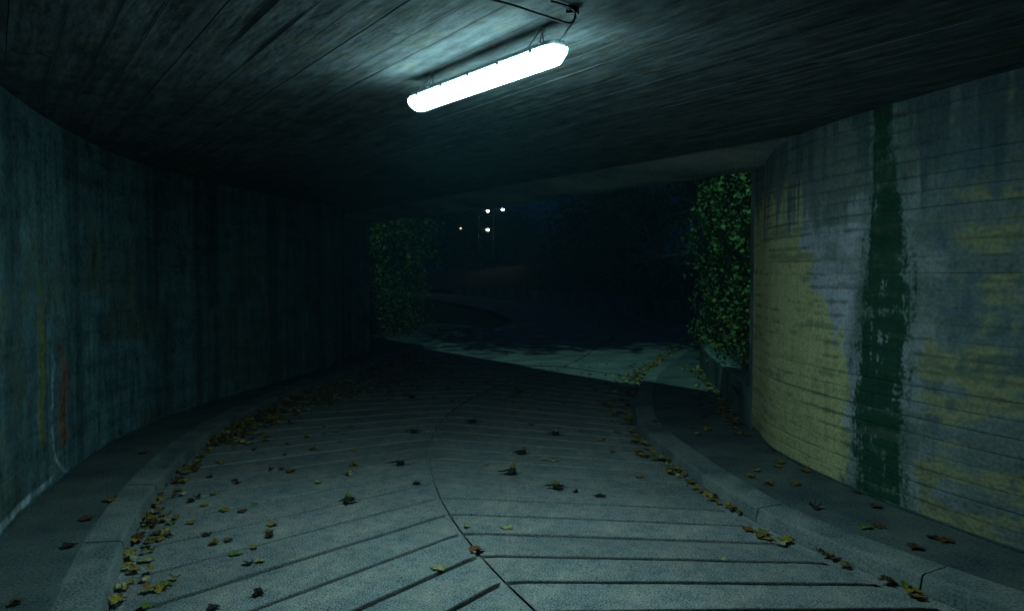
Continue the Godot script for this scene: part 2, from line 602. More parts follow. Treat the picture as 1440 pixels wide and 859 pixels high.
# ------------------------------------------------------------------ pavements and kerbs
func build_pavements() -> void:
	for side in [0, 1]:
		var o := struct("pavement")
		var tab: Array = KERB_L if side == 0 else KERB_R
		var sg := 1.0 if side == 0 else -1.0
		var a_end: float = 0.962 if side == 0 else 1.104
		# surface from the kerb to the wall and beyond it outdoors
		var m := Maker.new(true)
		var rows := []
		for i in 91:
			var a: float = lerpf(-1.15, a_end, i / 90.0)
			var r0: float = rad_at(tab, a) + sg * 0.21
			var r1: float = (rad_at(WALL_L, a) + 0.25) if side == 0 else (rad_at(WALL_R, a) - 0.25)
			if side == 0 and a > 0.50: r1 = r0 + lerpf(1.2, 2.6, smoothstep(0.5, 0.7, a))
			if side == 1 and a > -0.034:
				r1 = lerpf(7.06, r0 - 1.1, smoothstep(-0.03, 0.5, a))
			var row := PackedVector3Array()
			for j in 6:
				row.append(pol(lerpf(r0, r1, j / 5.0), a, 0.092 + (0.004 * sin(a * 31.0 + j * 1.7) if j > 0 else 0.0)))
			rows.append(row)
		m.loft(rows)
		part("paving", m.done(), M.pave, o)
		# kerb stones
		var a := -1.12 + (0.02 if side == 0 else 0.05)
		var kr := RandomNumberGenerator.new()
		kr.seed = 5 + side
		while a < a_end - 0.02:
			var len_: float = 1.25 / rad_at(tab, a)
			var b: float = minf(a + len_, a_end)
			var k := Maker.new(false)
			rows = []
			var dy: float = kr.randf_range(-0.003, 0.004)
			for i in 9:
				var t: float = lerpf(a + 0.0004, b - 0.0005, i / 8.0)
				var r: float = rad_at(tab, t)
				var row := PackedVector3Array()
				for q in [[0.0, -0.05], [0.0, 0.01], [0.014, 0.09], [0.019, 0.104], [0.029, 0.113], [0.045, 0.117], [0.215, 0.124], [0.225, 0.121], [0.226, 0.05]]:
					var inset: float = 0.0015 if (i == 0 or i == 8) else 0.0
					row.append(pol(r + sg * (q[0] + inset), t, q[1] * 0.78 + dy - inset))
				rows.append(row)
			k.loft(rows, false, true)
			part("kerb_stone", k.done(), M.kerb, o)
			a = b + 0.0006
	# soil banks outdoors, right behind the low wall and left behind the hedge
	for side in [0, 1]:
		var o := struct("bank")
		var line := ([[2.42, 8.4], [2.75, 10.1], [3.1, 12.0], [3.65, 14.6], [4.65, 18.0], [6.2, 21.5], [7.6, 24.5], [6.8, 27.0], [5.9, 30.5], [4.3, 36.5], [3.0, 42.0], [0.6, 52.0], [-4.0, 66.0], [-14.0, 90.0]] if side == 1 else [[-4.6, 15.2], [-4.0, 17.5], [-3.0, 22.5], [-2.6, 28.0], [-3.2, 36.0], [-5.5, 46.0], [-9.0, 56.0], [-16.0, 72.0]])
		var m := Maker.new(true)
		var rows := []
		var hn := FastNoiseLite.new()
		hn.seed = 40 + side
		hn.frequency = 0.3
		for p in line:
			var row := PackedVector3Array()
			for j in 8:
				var off: float = [0.0, 0.3, 1.2, 2.5, 5.0, 9.0, 16.0, 40.0][j]
				var y: float = [0.35, 0.5, 0.8, 1.3, 2.0, 2.6, 3.0, 3.2][j] if side == 1 else [-0.05, 0.12, 0.3, 0.6, 1.1, 1.6, 2.0, 2.2][j]
				var q := P(p[0] + (off if side == 1 else -off), y, p[1])
				if j > 1: q.y += 0.25 * hn.get_noise_2d(q.x, q.z)
				row.append(q)
			rows.append(row)
		m.loft(rows)
		part("soil", m.done(), M.earth, o)

# ------------------------------------------------------------------ tunnel walls, course by course
func build_walls() -> void:
	for left in [true, false]:
		var o: Node3D
		if left: o = thing("tunnel_wall", "dark blue stained concrete wall curving inward opposite the ochre painted wall", "wall")
		else: o = thing("tunnel_wall", "board marked concrete wall with ochre paint and a green algae streak", "wall")
		var tab: Array = WALL_L if left else WALL_R
		var a0: float = LA if left else RA
		var a1: float = LB if left else RB
		var sg := 1.0 if left else -1.0          # towards the back of the wall
		var mat: Material = M.wall_left if left else M.wall_right
		var wr := RandomNumberGenerator.new()
		wr.seed = 60 if left else 61
		var n := 18 if left else 26
		var y0 := 0.10
		var y1 := CEIL + 0.01
		var hh: float = (y1 - y0) / n
		var segs := 110 if left else 80
		var us := []
		for i in segs + 1: us.append(i / float(segs))
		for k in n:
			var m := Maker.new(false)
			var proud: float = wr.randf_range(-0.0004, 0.0004) if left else wr.randf_range(-0.0025, 0.0025)
			var b0: float = y0 + k * hh + (wr.randf_range(-0.006, 0.006) if k > 0 else 0.0)
			var b1: float = y0 + (k + 1) * hh
			var bev: float = 0.002 if left else wr.randf_range(0.002, 0.006)
			var dep: float = 0.0012 if left else wr.randf_range(0.004, 0.008)
			var rows := []
			var wob := FastNoiseLite.new()
			wob.seed = 500 + k
			wob.frequency = 6.0
			for i in segs + 1:
				var a: float = lerpf(a0, a1, us[i])
				var r: float = rad_at(tab, a) + sg * (0.004 - proud)
				var e: float = 0.004 * wob.get_noise_1d(a)
				rows.append(PackedVector3Array([pol(r + sg * dep, a, b0), pol(r + sg * 0.001, a, b0 + bev + e), pol(r - sg * 0.0008, a, b0 + bev + 0.01), pol(r - sg * 0.0008, a, b1 - bev - 0.01), pol(r + sg * 0.001, a, b1 - bev + e), pol(r + sg * dep, a, b1)]))
			var vs := []
			for y in [b0, b0 + bev, b0 + bev + 0.01, b1 - bev - 0.01, b1 - bev, b1]: vs.append(1.0 - (y - 0.12) / 2.64)
			m.loft(rows, false, false, us, vs)
			part("board_course", m.done(), mat, o)
		# body of the wall behind the courses
		var core := Maker.new(false)
		var rows := []
		for i in segs + 1:
			var a: float = lerpf(a0, a1, us[i])
			var r: float = rad_at(tab, a)
			rows.append(PackedVector3Array([pol(r + sg * 0.014, a, -0.2), pol(r + sg * 0.014, a, CEIL + 0.02), pol(r + sg * 0.55, a, CEIL + 0.02), pol(r + sg * 0.55, a, -0.2)]))
		core.loft(rows, true, true)
		part("wall_body", core.done(), M.concrete, o)
		# plain cast end of the wall at the portal
		var tip := Maker.new(false)
		var r_: float = rad_at(tab, a1)
		rows = []
		for t in [0.0012, 0.012]:
			rows.append(PackedVector3Array([pol(r_ - sg * 0.003, a1 + t, -0.1), pol(r_ - sg * 0.003, a1 + t, CEIL + 0.01), pol(r_ + sg * 0.56, a1 + t, CEIL + 0.01), pol(r_ + sg * 0.56, a1 + t, -0.1)]))
		tip.loft(rows, true, true)
		part("wall_end", tip.done(), M.concrete, o)

# ------------------------------------------------------------------ bridge slab
func build_bridge() -> void:
	var o := thing("bridge_deck", "low board marked concrete bridge slab roofing the curved underpass", "bridge")
	var br := RandomNumberGenerator.new()
	br.seed = 90
	var nn := -2.2
	var nc := NH.dot(MID)
	var tc := TH.dot(MID)
	while nn < 5.38:
		var wd: float = br.randf_range(0.14, 0.22)
		if nn + wd > 5.28: wd = 5.42 - nn
		var dn: float = nc - (nn + wd * 0.5)
		var t0 := -14.5
		var t1 := 7.0
		if dn < 14.3:
			var hw := sqrt(14.3 * 14.3 - dn * dn)
			t0 = maxf(t0, tc - hw)
			t1 = minf(t1, tc + hw)
			if dn < 7.0: t1 = minf(t1, tc - sqrt(49.0 - dn * dn) + 0.3)
		else:
			t0 = -4.0
			t1 = 2.0
		# boards butt end to end at random places
		var t: float = t0
		while t < t1 - 0.05:
			var len_: float = minf(br.randf_range(2.6, 4.4), t1 - t)
			if t1 - (t + len_) < 0.6: len_ = t1 - t
			var m := Maker.new(false)
			var drop: float = br.randf_range(0.0, 0.003)
			var rec: float = 0.004 if br.randf() < 0.3 else -drop + 0.001
			var fin: float = br.randf_range(0.0, 0.006) if br.randf() < 0.45 else 0.0     # mortar fin squeezed out at the joint
			var rows := []
			var us := []
			var u0 := br.randf()
			var v0 := br.randf()
			var cols := 10
			for i in cols + 1:
				var tt: float = t + 0.001 + (len_ - 0.002) * i / cols
				us.append(u0 + (len_ * i / cols) / 4.2)
				var fo: float = fin * clampf(0.5 + br.randf_range(-0.5, 0.6), 0.0, 1.0)
				rows.append(PackedVector3Array([along(nn + 0.0008, tt, CEIL + rec), along(nn + 0.003, tt, CEIL - drop), along(nn + wd - 0.012, tt, CEIL - drop), along(nn + wd - 0.004, tt, CEIL - drop - fo), along(nn + wd - 0.0008, tt, CEIL + rec)]))
			m.loft(rows, false, false, us, [v0, v0 + 0.01, v0 + wd / 1.4 - 0.02, v0 + wd / 1.4 - 0.01, v0 + wd / 1.4])
			part("board_strip", m.done(), M.ceiling, o)
			t += len_
		nn += wd
	# slab body
	var s := Maker.new(false)
	var n0 := -2.2
	box_mesh(s, along((n0 + EDGE) * 0.5, -3.75, CEIL + 0.0105 + 0.25), (along(1, 0, 0)) * (EDGE - n0) * 0.5, Vector3.UP * 0.25, along(0, 1, 0) * 10.75)
	part("slab_body", s.done(), M.concrete, o)
	# thickened edge: slopes down towards the portal, with a drip lip; lamplight put into its paler colour
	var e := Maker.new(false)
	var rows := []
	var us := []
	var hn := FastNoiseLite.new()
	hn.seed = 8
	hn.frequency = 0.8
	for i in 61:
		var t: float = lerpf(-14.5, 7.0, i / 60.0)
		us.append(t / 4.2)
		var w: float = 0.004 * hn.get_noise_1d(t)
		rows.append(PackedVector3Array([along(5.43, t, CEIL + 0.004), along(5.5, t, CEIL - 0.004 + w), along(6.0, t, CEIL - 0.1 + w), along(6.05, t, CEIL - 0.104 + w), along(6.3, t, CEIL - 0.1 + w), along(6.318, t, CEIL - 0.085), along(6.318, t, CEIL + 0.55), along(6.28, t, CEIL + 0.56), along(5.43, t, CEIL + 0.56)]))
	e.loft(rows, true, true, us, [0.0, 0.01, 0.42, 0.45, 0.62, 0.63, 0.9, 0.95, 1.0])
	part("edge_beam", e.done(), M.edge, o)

# ------------------------------------------------------------------ batten lamp
func build_lamp() -> void:
	var A := P(-0.565, 2.632, 4.56)
	var B := P(0.215, 2.632, 3.49)
	var mid := (A + B) * 0.5
	var dir := (B - A).normalized()
	var half: float = A.distance_to(B) * 0.5
	var o := thing("batten_lamp", "long white glowing batten lamp hung under the concrete slab", "lamp", mid)
	o.basis = Basis(dir, Vector3.UP, dir.cross(Vector3.UP))
	# diffuser: a trough with tapered ends
	var m := Maker.new(true)
	var rows := []
	for q in [[-half, 0.66, 0.5], [-half + 0.006, 0.74, 0.6], [-half + 0.05, 0.97, 0.95], [-half + 0.06, 1.0, 1.0], [0.0, 1.0, 1.0], [half - 0.06, 1.0, 1.0], [half - 0.05, 0.97, 0.95], [half - 0.006, 0.74, 0.6], [half, 0.66, 0.5]]:
		var row := PackedVector3Array()
		for s in [[-0.058, 0.0], [-0.062, -0.012], [-0.058, -0.04], [-0.046, -0.062], [-0.024, -0.074], [0.0, -0.077], [0.024, -0.074], [0.046, -0.062], [0.058, -0.04], [0.062, -0.012], [0.058, 0.0]]:
			row.append(Vector3(q[0], s[1] * q[2], s[0] * q[1]))
		rows.append(row)
	m.loft(rows, true, true)
	var glow := std(lin(0.8, 0.8, 0.8), 0.4)
	glow.emission_enabled = true
	glow.emission = lin(0.50, 0.95, 1.0)
	glow.emission_energy_multiplier = 33.0
	var dif := part("diffuser", m.done(), glow, o)
	# tray above
	m = Maker.new(false)
	rows = []
	for q in [[-half + 0.004, 0.5], [-half + 0.04, 0.9], [half - 0.04, 0.9], [half - 0.004, 0.5]]:
		var row := PackedVector3Array()
		for s in [[-0.058, 0.001], [-0.06, 0.006], [-0.05, 0.026], [0.05, 0.026], [0.06, 0.006], [0.058, 0.001]]:
			row.append(Vector3(q[0], s[1], s[0] * q[1]))
		rows.append(row)
	m.loft(rows, true, true)
	part("tray", m.done(), M.housing, o)
	# spring clips
	for k in 5:
		for s in [-1.0, 1.0]:
			var c := Maker.new(false)
			var x: float = lerpf(-half + 0.14, half - 0.14, k / 4.0)
			box_mesh(c, Vector3(x, 0.0, s * 0.0605), Vector3(0.011, 0, 0), Vector3(0, 0.010, 0), Vector3(0, 0, 0.0025))
			part("clip", c.done(), M.steel, dif)
	# wire hangers up to the slab
	for x in [-half + 0.2, half - 0.13]:
		var c := Maker.new(true)
		var topy: float = CEIL - 2.632 + 0.004
		c.tube([Vector3(x - 0.045, 0.02, -0.052), Vector3(x - 0.012, topy - 0.02, -0.006), Vector3(x, topy, 0.0), Vector3(x + 0.012, topy - 0.02, 0.006), Vector3(x + 0.045, 0.02, 0.052)], [0.0032, 0.0032, 0.0032, 0.0032, 0.0032], 6)
		c.tube([Vector3(x - 0.045, 0.02, 0.052), Vector3(x - 0.008, topy - 0.02, 0.008), Vector3(x, topy, 0.0)], [0.0032, 0.0032, 0.0032], 6)
		c.tube([Vector3(x, topy - 0.025, 0), Vector3(x, topy + 0.01, 0)], [0.009, 0.009], 8)
		part("hanger", c.done(), M.wire, o)
	# its light, downwards, just below the diffuser
	var l := AreaLight3D.new()
	l.name = "lamp_light"
	l.area_size = Vector2(half * 2.0 - 0.1, 0.1)
	l.light_color = lin(0.50, 0.95, 1.0)
	l.light_energy = 2.5
	l.area_range = 60.0
	l.shadow_enabled = true
	o.add_child(l)
	l.position = Vector3(0, -0.082, 0)
	l.rotation_degrees.x = -90.0

func build_cable() -> void:
	var o := thing("power_cable", "thin black power cable sagging in a loop under the slab beside the lamp", "cable", P(0.0, CEIL, 3.2))
	var c := Curve3D.new()
	var pts := [P(-1.2, CEIL - 0.02, 2.55), P(-0.6, CEIL - 0.028, 2.86), P(-0.087, CEIL - 0.02, 3.18), P(0.12, CEIL - 0.05, 3.27), P(0.232, CEIL - 0.075, 3.30), P(0.262, CEIL - 0.05, 3.32), P(0.25, CEIL - 0.022, 3.28), P(0.16, CEIL - 0.014, 3.22), P(0.235, CEIL - 0.015, 3.30), P(0.27, CEIL - 0.03, 3.36), P(0.24, CEIL - 0.065, 3.43), P(0.21, CEIL - 0.095, 3.50)]
	for i in pts.size():
		var p: Vector3 = pts[i] - o.position
		var t: Vector3 = (pts[mini(i + 1, pts.size() - 1)] - pts[maxi(i - 1, 0)]) / 6.0
		c.add_point(p, -t, t)
	c.bake_interval = 0.025
	var b := c.get_baked_points()
	var arr := []
	var rad := []
	for p in b:
		arr.append(p)
		rad.append(0.0045)
	var m := Maker.new(true)
	m.tube(arr, rad, 7)
	part("cable", m.done(), M.rubber, o)
	for q in [P(-0.6, CEIL - 0.014, 2.86), P(0.255, CEIL - 0.012, 3.33)]:
		var k := Maker.new(false)
		box_mesh(k, q - o.position, Vector3(0.022, 0, 0.006), Vector3(0, 0.016, 0), Vector3(-0.005, 0, 0.014))
		part("cable_clip", k.done(), M.rubber, o)

# ------------------------------------------------------------------ outdoors
func leaf_quad(size: float) -> ArrayMesh:
	var m := Maker.new(false)
	var s := size
	m.tri(Vector3(0, 0, 0), Vector3(0.42 * s, 0.1 * s, 0.45 * s), Vector3(0, -0.03 * s, s))
	m.tri(Vector3(0, 0, 0), Vector3(0, -0.03 * s, s), Vector3(-0.42 * s, 0.1 * s, 0.45 * s))
	return m.done()

func cloud_of_leaves(called: String, spots: Array, cols: Array, mesh: Mesh, parent: Node, sd: int, outward: Array = [], grow := 1.0) -> void:
	var mm := MultiMesh.new()
	mm.transform_format = MultiMesh.TRANSFORM_3D
	mm.use_colors = true
	mm.mesh = mesh
	mm.instance_count = spots.size()
	var r := RandomNumberGenerator.new()
	r.seed = sd
	for i in spots.size():
		var dir := Vector3(r.randfn(), r.randfn() - 0.4, r.randfn())
		if outward: dir = dir * 0.55 + outward[i]
		if dir.length() < 0.05: dir = Vector3.UP
		dir = dir.normalized()
		var b := Basis.looking_at(dir, Vector3(0.2, 1, 0.1).normalized() if absf(dir.y) < 0.95 else Vector3.RIGHT).rotated(dir, r.randf_range(-1.2, 1.2))
		mm.set_instance_transform(i, Transform3D(b.scaled(Vector3.ONE * r.randf_range(0.65, 1.35) * grow), spots[i]))
		mm.set_instance_color(i, cols[i])
	var o := MultiMeshInstance3D.new()
	o.name = called
	o.multimesh = mm
	o.material_override = M.foliage
	o.set_meta("kind", "stuff")
	parent.add_child(o, true)

func leaf_color(r: RandomNumberGenerator, warm: float) -> Color:
	var k := r.randf_range(0.55, 1.5)
	if r.randf() < warm: return Color(0.13 * k, 0.105 * k, 0.018 * k)
	return Color(r.randf_range(0.05, 0.085) * k, 0.115 * k, r.randf_range(0.022, 0.035) * k)

# a clipped or climbing mass of leaves along a line; face is on the side "out" (+1: towards smaller x)
func hedge(called: String, label: String, line: Array, base: float, tall: float, depth: float, face: float, per: float, size: float, warm: float, sd: int) -> void:
	var mid: Array = line[line.size() / 2]
	var o := thing(called, label, "hedge", P(mid[0], base, mid[1]))
	var r := RandomNumberGenerator.new()
	r.seed = sd
	var hn := FastNoiseLite.new()
	hn.seed = sd
	hn.frequency = 0.7
	var stems := Maker.new(false)
	var spots := []
	var cols := []
	var outs := []
	for i in line.size() - 1:
		var a := Vector2(line[i][0], line[i][1])
		var b := Vector2(line[i + 1][0], line[i + 1][1])
		var len_ := a.distance_to(b)
		var nrm := Vector2(-(b - a).y, (b - a).x).normalized() * face      # out of the face, towards the road
		for k in int(len_ * tall * per):
			var p := a.lerp(b, r.randf())
			var h: float = pow(r.randf(), 0.9) * tall
			var skin: float = pow(r.randf(), 2.2) * depth
			var bulge: float = 0.52 * hn.get_noise_3d(p.x, h, p.y) + 0.16 * hn.get_noise_3d(p.x * 3.0, h * 3.0, p.y * 3.0)
			if hn.get_noise_3d(p.x * 2.2 + 50.0, h * 2.2, p.y * 2.2) < -0.28 and skin < 0.25: continue
			var q := p + nrm * (bulge - skin)
			spots.append(P(q.x, base + h + 0.3 * hn.get_noise_2d(p.x * 2.0, p.y * 2.0) * h / tall, q.y) - o.position)
			outs.append(Vector3(nrm.x, 0.15, -nrm.y))
			cols.append(leaf_color(r, warm * (1.6 if h < 0.8 else 0.7)))
		# dark inner mass of woody stems
		for k in int(len_ * 3.0):
			var p := a.lerp(b, r.randf()) - nrm * r.randf_range(0.25, depth)
			var lean := Vector3(r.randf_range(-0.3, 0.3), 0, r.randf_range(-0.3, 0.3))
			var p0 := P(p.x, base - 0.3, p.y) - o.position
			stems.tube([p0, p0 + Vector3(0, tall * 0.5, 0) + lean, p0 + Vector3(0, tall * 0.95, 0) + lean * 2.2], [0.028, 0.018, 0.006], 5)
	part("stems", stems.done(), M.bark, o)
	cloud_of_leaves("foliage", spots, cols, leaf_quad(size), o, sd + 1, outs)

func branch(m: Maker, p: Vector3, dir: Vector3, len_: float, rad: float, level: int, r: RandomNumberGenerator, tips: Array, droop: float) -> void:
	var pts := [p]
	var radii := [rad]
	var d := dir
	var n := 4
	for i in n:
		d = (d + Vector3(r.randfn(), r.randfn() * 0.6, r.randfn()) * 0.16 + Vector3(0, (0.05 if level < 2 else -droop), 0)).normalized()
		pts.append(pts[i] + d * len_ / n)
		radii.append(rad * lerpf(1.0, 0.45, (i + 1.0) / n))
	m.tube(pts, radii, 7 if level == 0 else (5 if level == 1 else 4))
	if level >= 2:
		for i in n + 1: tips.append(pts[i])
	if level >= 3: return
	var kids: int = [6, 5, 4][level]
	for k in kids:
		var f: float = r.randf_range(0.45 if level == 0 else 0.25, 1.0)
		var at: Vector3 = pts[clampi(int(f * n), 0, n)]
		var ax := Vector3(r.randfn(), r.randfn() * 0.5, r.randfn()).normalized()
		var nd := (d * 0.55 + ax * 0.85).normalized()
		branch(m, at, nd, len_ * r.randf_range(0.5, 0.72), rad * (0.5 if level == 0 else 0.5), level + 1, r, tips, droop)

func tree(called: String, label: String, at: Vector3, tall: float, leaves: int, spread: float, size: float, sd: int, pale := false, group := "", droop := 0.02, clear := -9.0) -> Node3D:
	var o := thing(called, label, "tree", at, group)
	var r := RandomNumberGenerator.new()
	r.seed = sd
	var m := Maker.new(true)
	var tips := []
	branch(m, Vector3(0, -0.3, 0), Vector3(r.randfn() * 0.08, 1, r.randfn() * 0.08).normalized(), tall * 0.55, tall * 0.025, 0, r, tips, droop)
	part("trunk", m.done(), M.pale_bark if pale else M.bark, o)
	if leaves > 0:
		var spots := []
		var cols := []
		for k in leaves:
			var t: Vector3 = tips[r.randi() % tips.size()]
			var q := t + Vector3(r.randfn(), r.randfn() * 0.8, r.randfn()) * spread
			if q.y + at.y < clear: continue
			spots.append(q)
			cols.append(leaf_color(r, 0.12))
		cloud_of_leaves("crown", spots, cols, leaf_quad(size), o, sd + 1)
	return o

# unseen tree, crown shaped to block the bridge lamp from the road, above the camera's view of the opening
func road_shading_tree() -> void:
	var at := P(3.9, 0.6, 10.9)
	var o := thing("road_shading_tree", "unseen tree with its crown shaped to shade the road outside the portal", "tree", at)
	var r := RandomNumberGenerator.new()
	r.seed = 811
	var m := Maker.new(true)
	m.tube([Vector3(0, -0.4, 0), Vector3(0.05, 1.6, 0.02), Vector3(-0.1, 3.2, 0.0), Vector3(-0.2, 4.6, 0.1), Vector3(-0.15, 6.2, 0.1), Vector3(0.1, 7.6, 0.0)], [0.24, 0.2, 0.17, 0.14, 0.1, 0.04], 9)
	var spots := []
	var cols := []
	for c in [[1.5, 6.9, 10.0, 1.25, 3400], [0.5, 6.6, 9.7, 0.95, 2400], [2.5, 7.3, 10.3, 1.2, 2400], [1.1, 7.9, 10.4, 1.1, 2200], [0.9, 6.9, 11.6, 1.1, 2000], [3.7, 8.0, 10.9, 1.2, 2000], [2.3, 5.9, 11.2, 0.8, 900], [4.9, 7.2, 11.8, 1.2, 1500]]:
		var q := P(c[0], c[1], c[2]) - at
		m.tube([Vector3(-0.15, clampf(q.y - 1.6, 3.4, 6.4), 0.05), q * 0.5 + Vector3(-0.1, 0.5 * q.y * 0.9 - 0.2, 0.0) * 0.5 + Vector3(0, 1.2, 0), q], [0.085, 0.055, 0.02], 6)
		for k in 9:
			var e: Vector3 = q + Vector3(r.randfn(), r.randfn() * 0.7, r.randfn()).normalized() * c[3] * 0.9
			m.tube([q, (q + e) * 0.5 + Vector3(0, 0.08, 0), e], [0.018, 0.011, 0.004], 4)
		for k in int(c[4] * 0.5):
			var v := Vector3(r.randfn(), r.randfn() * 0.8, r.randfn())
			spots.append(q + v.normalized() * c[3] * pow(r.randf(), 0.5) * r.randf_range(0.7, 1.15))
			cols.append(leaf_color(r, 0.15))
	part("trunk", m.done(), M.bark, o)
	cloud_of_leaves("crown", spots, cols, leaf_quad(0.13), o, 813)

func street_lamp(label: String, at: Vector3, tall: float, arm: Vector3, warm: Color, glow_power: float, energy: float, group := "") -> void:
	var o := thing("street_lamp", label, "street lamp", at, group)
	var m := Maker.new(true)
	m.tube([Vector3(0, -0.1, 0), Vector3(0, 1.0, 0), Vector3(0, tall - 0.4, 0), Vector3(0, tall, 0) + arm * 0.12, arm * 0.45 + Vector3(0, tall + 0.18, 0), arm + Vector3(0, tall + 0.2, 0)], [0.09, 0.075, 0.055, 0.045, 0.04, 0.035], 8)
	part("pole", m.done(), M.pole, o)
	m = Maker.new(true)
	var c := arm + Vector3(0, tall + 0.16, 0)
	var side := arm.cross(Vector3.UP).normalized()
	var rows := []
	for q in [[-0.28, 0.3], [-0.2, 0.8], [0.0, 1.0], [0.2, 0.9], [0.3, 0.4]]:
		var row := PackedVector3Array()
		for k in 8:
			var a := TAU * k / 8.0
			row.append(c + arm.normalized() * q[0] + side * cos(a) * 0.14 * q[1] + Vector3.UP * (0.05 + sin(a) * 0.07 * q[1]))
		rows.append(row)
	m.loft(rows, true, true)
	part("lamp_hood", m.done(), M.pole, o)
	var sp := SphereMesh.new()
	sp.radius = 0.15
	sp.height = 0.24
	sp.radial_segments = 16
	sp.rings = 8
	var g := std(Color.WHITE, 0.4)
	g.emission_enabled = true
	g.emission = warm
	g.emission_energy_multiplier = glow_power
	var b := part("bulb", sp, g, o)
	b.position = c + Vector3(0, -0.065, 0)
	var l := OmniLight3D.new()
	l.name = "lamp_light"
	l.light_color = warm
	l.light_energy = energy
	l.light_size = 0.06
	l.omni_range = 90.0
	l.omni_attenuation = 2.0
	l.shadow_enabled = true
	o.add_child(l)
	l.position = c + Vector3(0, -0.09, 0)

func low_wall(called: String, label: String, line: Array, y0: float, y1: float, thick: float, mat: Material = null) -> void:
	var o := thing(called, label, "wall", P(line[0][0], 0, line[0][1]))
	var m := Maker.new(false)
	var rows := []
	var c := Curve2D.new()
	for i in line.size():
		var p := Vector2(line[i][0], line[i][1])
		var t: Vector2 = (Vector2(line[mini(i + 1, line.size() - 1)][0], line[mini(i + 1, line.size() - 1)][1]) - Vector2(line[maxi(i - 1, 0)][0], line[maxi(i - 1, 0)][1])) / 6.0
		c.add_point(p, -t, t)
	c.bake_interval = 0.25
	var b := c.get_baked_points()
	for i in b.size():
		var t := (b[mini(i + 1, b.size() - 1)] - b[maxi(i - 1, 0)]).normalized()
		var s := Vector2(t.y, -t.x) * thick
		var row := PackedVector3Array()
		for q in [[0.0, y0], [0.0, y1 - 0.015], [0.08, y1], [0.92, y1], [1.0, y1 - 0.015], [1.0, y0]]:
			row.append(P(b[i].x + s.x * q[0], q[1], b[i].y + s.y * q[0]) - o.position)
		rows.append(row)
	m.loft(rows, true, true)
	part("wall_body", m.done(), mat if mat else M.concrete, o)

